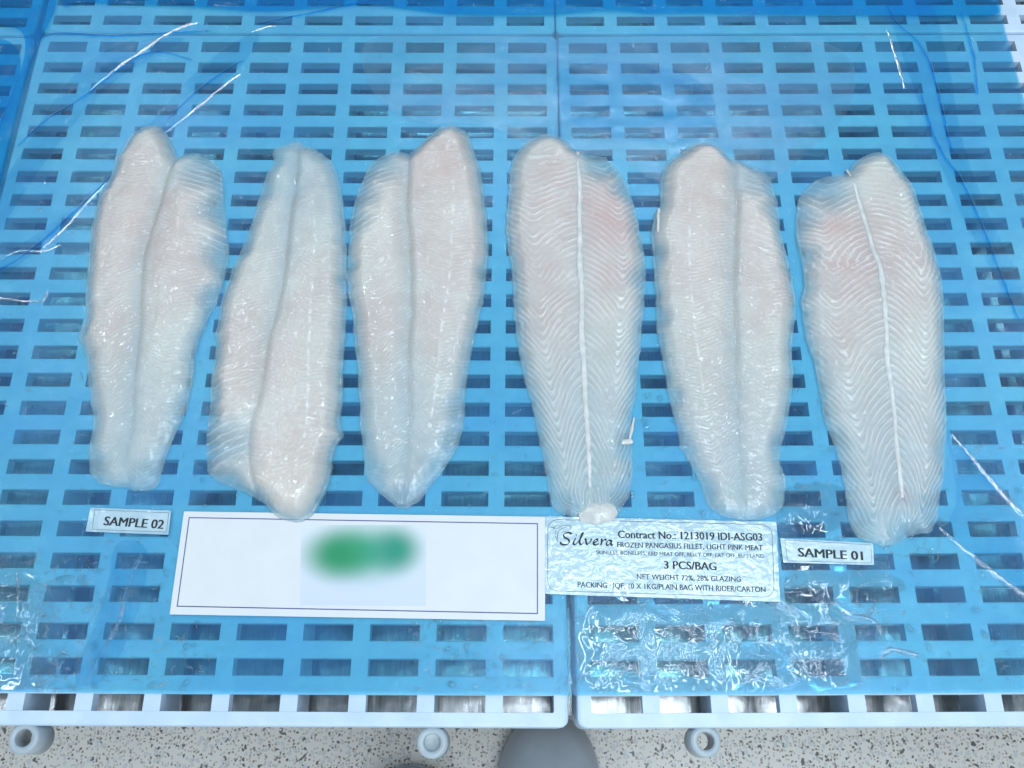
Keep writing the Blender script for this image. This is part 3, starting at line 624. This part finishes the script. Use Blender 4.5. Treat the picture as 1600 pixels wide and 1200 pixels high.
t6, h6, b6 = fillet(o6, m6, 'rightmost fillet, ribbed side up with slanting white centre line, above the sample 01 label', True, 0.0101, [(0,.95),(.2,1),(.5,.85),(.75,.55),(1,.34)],
       thin=[(1285,300,46,.72),(1255,345,26,.5),(1262,400,18,.4),(1300,690,22,.4),(1455,800,28,.4),(1340,820,26,.45),(1420,835,30,.4)], pinks=[(1320,395,87,0.51),(1345,440,79,0.49),(1398,400,52,0.43),(1310,340,58,0.24),(1408,776,16,0.70),(1440,650,101,0.19),(1330,520,87,0.24),(1430,480,87,0.15)], groove=0, chev=(.0050,.048))
strip('sinew', t6, b6, h6, m6[:-1], .0040, .0009, M_SINEW, .0003)
# ------------------------------------------------------------------ cards, labels, lettering
def text_mesh(body, bold, shear=0, size=1.0):
    cu = bpy.data.curves.new('lettering', 'FONT'); cu.body = body; cu.offset = bold; cu.shear = shear; cu.resolution_u = 3
    o = bpy.data.objects.new('lettering', cu); col.objects.link(o); dg = bpy.context.evaluated_depsgraph_get()
    me = bpy.data.meshes.new_from_object(o.evaluated_get(dg)); bpy.data.objects.remove(o); bpy.data.curves.remove(cu)
    me.name = 'lettering'; return me
CAP = max(v.co.y for v in text_mesh('H', 0).vertices)
def letter(parent, body, bl, br, cap, z, bold=.012, mat=None, shear=0):
    "set a line of text with its baseline from pixel bl to br and capital height cap (pixels up)"
    me = text_mesh(body, 0, shear); mat = mat or M_INK; me.materials.clear(); me.materials.append(mat)
    A, B = np.array(at(*bl, z)), np.array(at(*br, z)); U = np.array(at(bl[0], bl[1]-cap, z))
    hgt = np.hypot(*(U-A)); ex = (B-A)
    ey = np.array([-ex[1], ex[0]])/np.hypot(*ex)*hgt
    if bold:
        bm = bmesh.new()
        for k_, dx in enumerate((-bold, 0, bold)):
            n0 = len(bm.verts); bm.from_mesh(me); bm.verts.ensure_lookup_table()
            for vv in bm.verts[n0:]: vv.co.x += dx; vv.co.z = k_*.02e-3
        bm.to_mesh(me); bm.free()
    xs = [v.co.x for v in me.vertices]; x0, x1 = min(xs), max(xs)
    for v in me.vertices:
        p = A+ex*((v.co.x-x0)/(x1-x0))+ey*(v.co.y/CAP); v.co = (p[0]-parent.location.x, p[1]-parent.location.y, z-parent.location.z+v.co.z)
    o = link('lettering', me, None, parent); return o
def slab(name, parent, quad, z0, z1, mat, r=0, px=True, curl=None):
    "thin rounded plate from its four corner pixels"
    c = ats(quad, z1) if px else np.array(quad); L = []
    n = len(c)
    for i in range(n):
        a, b, d = c[i-1], c[i], c[(i+1) % n]
        if r == 0: L.append(b); continue
        u = (a-b)/np.hypot(*(a-b)); w_ = (d-b)/np.hypot(*(d-b))
        for k in range(7):
            t = k/6; L.append(b+u*r*(1-t)**2+w_*r*t**2)
    L = np.array(L)-np.array(parent.location)[:2]; k = len(L); a, b = z0-parent.location.z, z1-parent.location.z
    V = [(x, y, a) for x, y in L]+[(x, y, b) for x, y in L]
    F = [list(range(k, 2*k))[::-1] if False else list(range(k, 2*k)), list(range(k))[::-1]]+[[i, (i+1) % k, k+(i+1) % k, k+i] for i in range(k)]
    # photo corners run clockwise: make faces look outward
    me = mesh(name, V, F); bm = bmesh.new(); bm.from_mesh(me); bmesh.ops.recalc_face_normals(bm, faces=bm.faces); bm.to_mesh(me); bm.free()
    return link(name, me, mat, parent)
def outline(name, parent, quad, z, w_, mat, r=0):
    c = ats(quad, z); L = []
    for i in range(len(c)):
        a, b, d = c[i-1], c[i], c[(i+1) % len(c)]; u = (a-b)/np.hypot(*(a-b)); w2 = (d-b)/np.hypot(*(d-b))
        if r == 0: L.append((b+(u+w2)*0, b+(u+w2)*w_)); continue
        for k in range(9):
            t = k/8; p = b+u*r*(1-t)**2+w2*r*t**2; cen = b+(u+w2)*r; dd = (cen-p); dd /= np.hypot(*dd); L.append((p, p+dd*w_))
    n = len(L); V = [(*(p-np.array(parent.location)[:2]), z-parent.location.z) for a in L for p in a]
    F = [[2*i, 2*i+1, 2*((i+1) % n)+1, 2*((i+1) % n)] for i in range(n)]
    me = mesh(name, V, F); bm = bmesh.new(); bm.from_mesh(me)
    for fc in bm.faces:
        fc.normal_update()
        if fc.normal.z < 0: fc.normal_flip()
    bm.to_mesh(me); bm.free(); return link(name, me, mat, parent)
def stroke(parent, name, px, w0, z, mat, nib=.7, closed=False):
    "pen stroke whose width follows a slanted nib"
    L = chaikin(ats(px, z), 3, False); T = np.gradient(L, axis=0); T /= np.hypot(*T.T)[:, None]+1e-9; Nn = np.stack([-T[:, 1], T[:, 0]], 1)
    ang = np.arctan2(T[:, 1], T[:, 0]); wv = w0*(.30+.70*np.abs(np.sin(ang-nib)))
    n = len(L); V = []
    for i in range(n):
        for sgn in (-1, 1): V.append((*(L[i]+sgn*Nn[i]*wv[i]/2-np.array(parent.location)[:2]), z-parent.location.z))
    return V, [[2*i, 2*i+2, 2*i+3, 2*i+1] for i in range(n-1)]

# large white card with violet border
cx, cy = at(558, 884); card = tag(empty('white_card', (cx, cy, .0020)), 'large white card with a violet border line and a blurred green print', 'card')
slab('card_sheet', card, [(287.5,799),(852.5,807.5),(851.5,970),(265,960)], .0021, .0026, M_PAPER)
outline('border_line', card, [(295,808),(840.5,817.5),(840.5,959.5),(276,948)], .00268, .0007, M_VIOLET)
slab('green_print', card, [(470,820),(666,820.5),(665.5,947),(469,946)], .00262, .00266, M_LOGO)
# contract label
cx, cy = at(1032, 874); lab = tag(empty('contract_label', (cx, cy, .0020)), 'wide pale blue wet contract label with rounded border and six lines of small print', 'label')
slab('laminate', lab, [(851.5,806.5),(1213,815.5),(1219,940.5),(851.5,928)], .0021, .0027, M_RIM, .0012)
slab('paper', lab, [(853.5,808.5),(1209.5,817),(1214,937),(853.5,926)], .0027, .00285, M_LABEL, .006)
outline('border_line', lab, [(855.5,811),(1206.5,819.5),(1210.5,934),(855,923.5)], .00291, .00042, M_GREYINK, .0085)
ZL = .00293
for body, bl, br, cap, bold in (('Contract No.: 1213019 IDI-ASG03', (965.5,840.5), (1191.5,845), 11.5, .028), ('FROZEN PANGASIUS FILLET, LIGHT PINK MEAT', (964.5,855), (1192,860), 8, .018),
                               ('SKINLESS, BONELESS, RED MEAT OFF, BELLY OFF, FAT OFF, EU STAND', (931,865.8), (1193.5,872), 5.8, .005), ('3 PCS/BAG', (1037.5,888.5), (1120,891), 12, .03),
                               ('NET WEIGHT 72%, 28% GLAZING', (995,905), (1158,909), 8, .018), ('PACKING : IQF, 10 X 1KG/PLAIN BAG WITH RIDER/CARTON', (902.5,917.5), (1196.5,925.5), 8.4, .018)):
    letter(lab, body, bl, br, cap, ZL, bold)
# script logo, drawn with a slanted pen
SC = [[(893,834.5),(890,832),(884,832.5),(880,836),(882,840),(888,842.5),(890,846.5),(887,850.5),(881,851.5),(876,849.5),(875.5,846.5)],
      [(900,840.5),(896,847),(896,850.5),(899,851),(903,847)], [(901,835),(900.5,836.6)],
      [(903,847),(908,840),(911.5,832.5),(909.5,832.5),(906,843),(905.5,849),(908,851.2),(912,848)],
      [(913,843),(915.5,842),(915.5,847),(917,851),(921,848.5),(924,843.5),(924,841.5)],
      [(927,848),(932,846.5),(934.5,843.6),(932,842),(928,845),(927,849.5),(930,852),(936,849.5)],
      [(938.5,843),(940.5,842.8),(940,847),(938.8,852)], [(939.5,848),(943,843.8),(946,842.8),(947,844.4)],
      [(955.5,845.5),(951.5,843.6),(947.8,847),(947.5,851.5),(950.5,852),(954.5,848),(956,844.2),(954.5,849.5),(955.5,852.4),(958.5,850.5)]]
V, F_ = [], []
for s_ in SC:
    a, b = stroke(lab, 'logo_script', s_, .00150, ZL, M_INK); k = len(V); V += a; F_ += [[i+k for i in q] for q in b]
link('logo_script', mesh('logo_script', V, F_), M_INK, lab)
V, F_ = [], []
for s_ in ([(872,845),(867,838),(868,829),(874,823),(883,820.5),(891,821),(893,825),(887,830),(880,831)], [(871,841),(871,833),(876,826.5),(884,823.5)], [(860,825),(864,824),(868,826)], [(863,827),(867,823),(870,822)]):
    a, b = stroke(lab, 'logo_swirl', s_, .00055, ZL, M_GREYINK); k = len(V); V += a; F_ += [[i+k for i in q] for q in b]
link('logo_swirl', mesh('logo_swirl', V, F_), M_GREYINK, lab)
# sample labels
def sample(text, quad, inner, bl, br, cap, label):
    q = np.array(quad); cx, cy = at(*q.mean(0)); t = tag(empty('sample_label', (cx, cy, .0020)), label, 'label', 'small sample number labels')
    slab('laminate', t, quad, .0023, .0029, M_RIM, .0008); slab('paper', t, inner, .0029, .00304, M_LABEL, .0004)
    outline('border_line', t, inner, .00310, .00030, M_GREYINK)
    letter(t, text, bl, br, cap, .00312, .034)
sample('SAMPLE 02', [(141.5,793),(267.5,798),(263,835.5),(133.5,830.5)], [(148,796.5),(264,801),(260,831.5),(143.5,827.5)], (161,820.5), (255,826.5), 13.5, 'small wet laminated label reading SAMPLE 02, left of the white card')
sample('SAMPLE 01', [(1219,841),(1364,848.5),(1366,883),(1224,879)], [(1226,843.5),(1361,851),(1362.5,880),(1230.5,876.5)], (1247,869.5), (1349,875.5), 13.5, 'small wet laminated label reading SAMPLE 01, under the rightmost fillet')

# ------------------------------------------------------------------ boots on the floor
def boot(u, v, yaw, label):
    tx, ty = at(u, v, FLOOR_Z+.05)
    t = tag(empty('rubber_boot', (tx, ty, FLOOR_Z), yaw), label, 'boot', 'grey rubber boots standing at the table edge')
    # rings from toe (y=0) back to heel (y=-.29), then up the shaft
    rings = []
    for y, wd, h in ((0,.012,.030),(-.006,.030,.048),(-.018,.043,.062),(-.04,.053,.072),(-.075,.058,.080),(-.115,.056,.095),(-.15,.051,.118),(-.185,.047,.15)):
        rings.append([(wd*math.copysign(abs(math.cos(a))**.8, math.cos(a)), y, max(.012, .012+h*max(0, math.sin(a))**.85) if math.sin(a) > 0 else .012) for a in [2*math.pi*i/24 for i in range(24)]])
    v_, f_ = [], []
    for r in rings: v_ += r
    for i in range(len(rings)-1):
        for k in range(24): j = (k+1) % 24; f_.append([i*24+k, i*24+j, (i+1)*24+j, (i+1)*24+k])
    f_.append(list(range(24)))
    b0 = len(v_)
    sh = [(.047,.060,-.225,.012),(.047,.062,-.225,.08),(.044,.056,-.225,.16),(.047,.052,-.224,.24),(.052,.055,-.222,.31)]
    for wx, wy, yc, z in sh: v_ += [(wx*math.cos(2*math.pi*i/24), yc+wy*math.sin(2*math.pi*i/24), z) for i in range(24)]
    for i in range(len(sh)-1):
        for k in range(24): j = (k+1) % 24; f_.append([b0+i*24+k, b0+i*24+j, b0+(i+1)*24+j, b0+(i+1)*24+k])
    me = mesh('upper', v_, f_); bm = bmesh.new(); bm.from_mesh(me); bmesh.ops.recalc_face_normals(bm, faces=bm.faces); bm.to_mesh(me); bm.free()
    o = link('upper', me, M_BOOT, t, True); md = o.modifiers.new('sub', 'SUBSURF'); md.levels = md.render_levels = 1
    pts = [(.0, .004), (.032, -.006), (.050, -.03), (.061, -.075), (.056, -.14), (.050, -.2), (.049, -.27), (.030, -.292), (-.030, -.292), (-.049, -.27), (-.050, -.2), (-.056, -.14), (-.061, -.075), (-.050, -.03), (-.032, -.006)]
    pts = chaikin(np.array(pts), 1); k = len(pts); V = [(x, y, .0005) for x, y in pts]+[(x, y, .018) for x, y in pts]
    link('sole', mesh('sole', V, [list(range(k)), list(range(k, 2*k))[::-1]]+[[i, k+i, k+(i+1) % k, (i+1) % k] for i in range(k)]), M_BOOT, t)
boot(858, 1118, 0.0, 'pale grey rubber boot toe poking out below the seam of the front pallets')
boot(634, 1199, .06, 'dark grey rubber boot toe barely in frame below the middle connector lug')
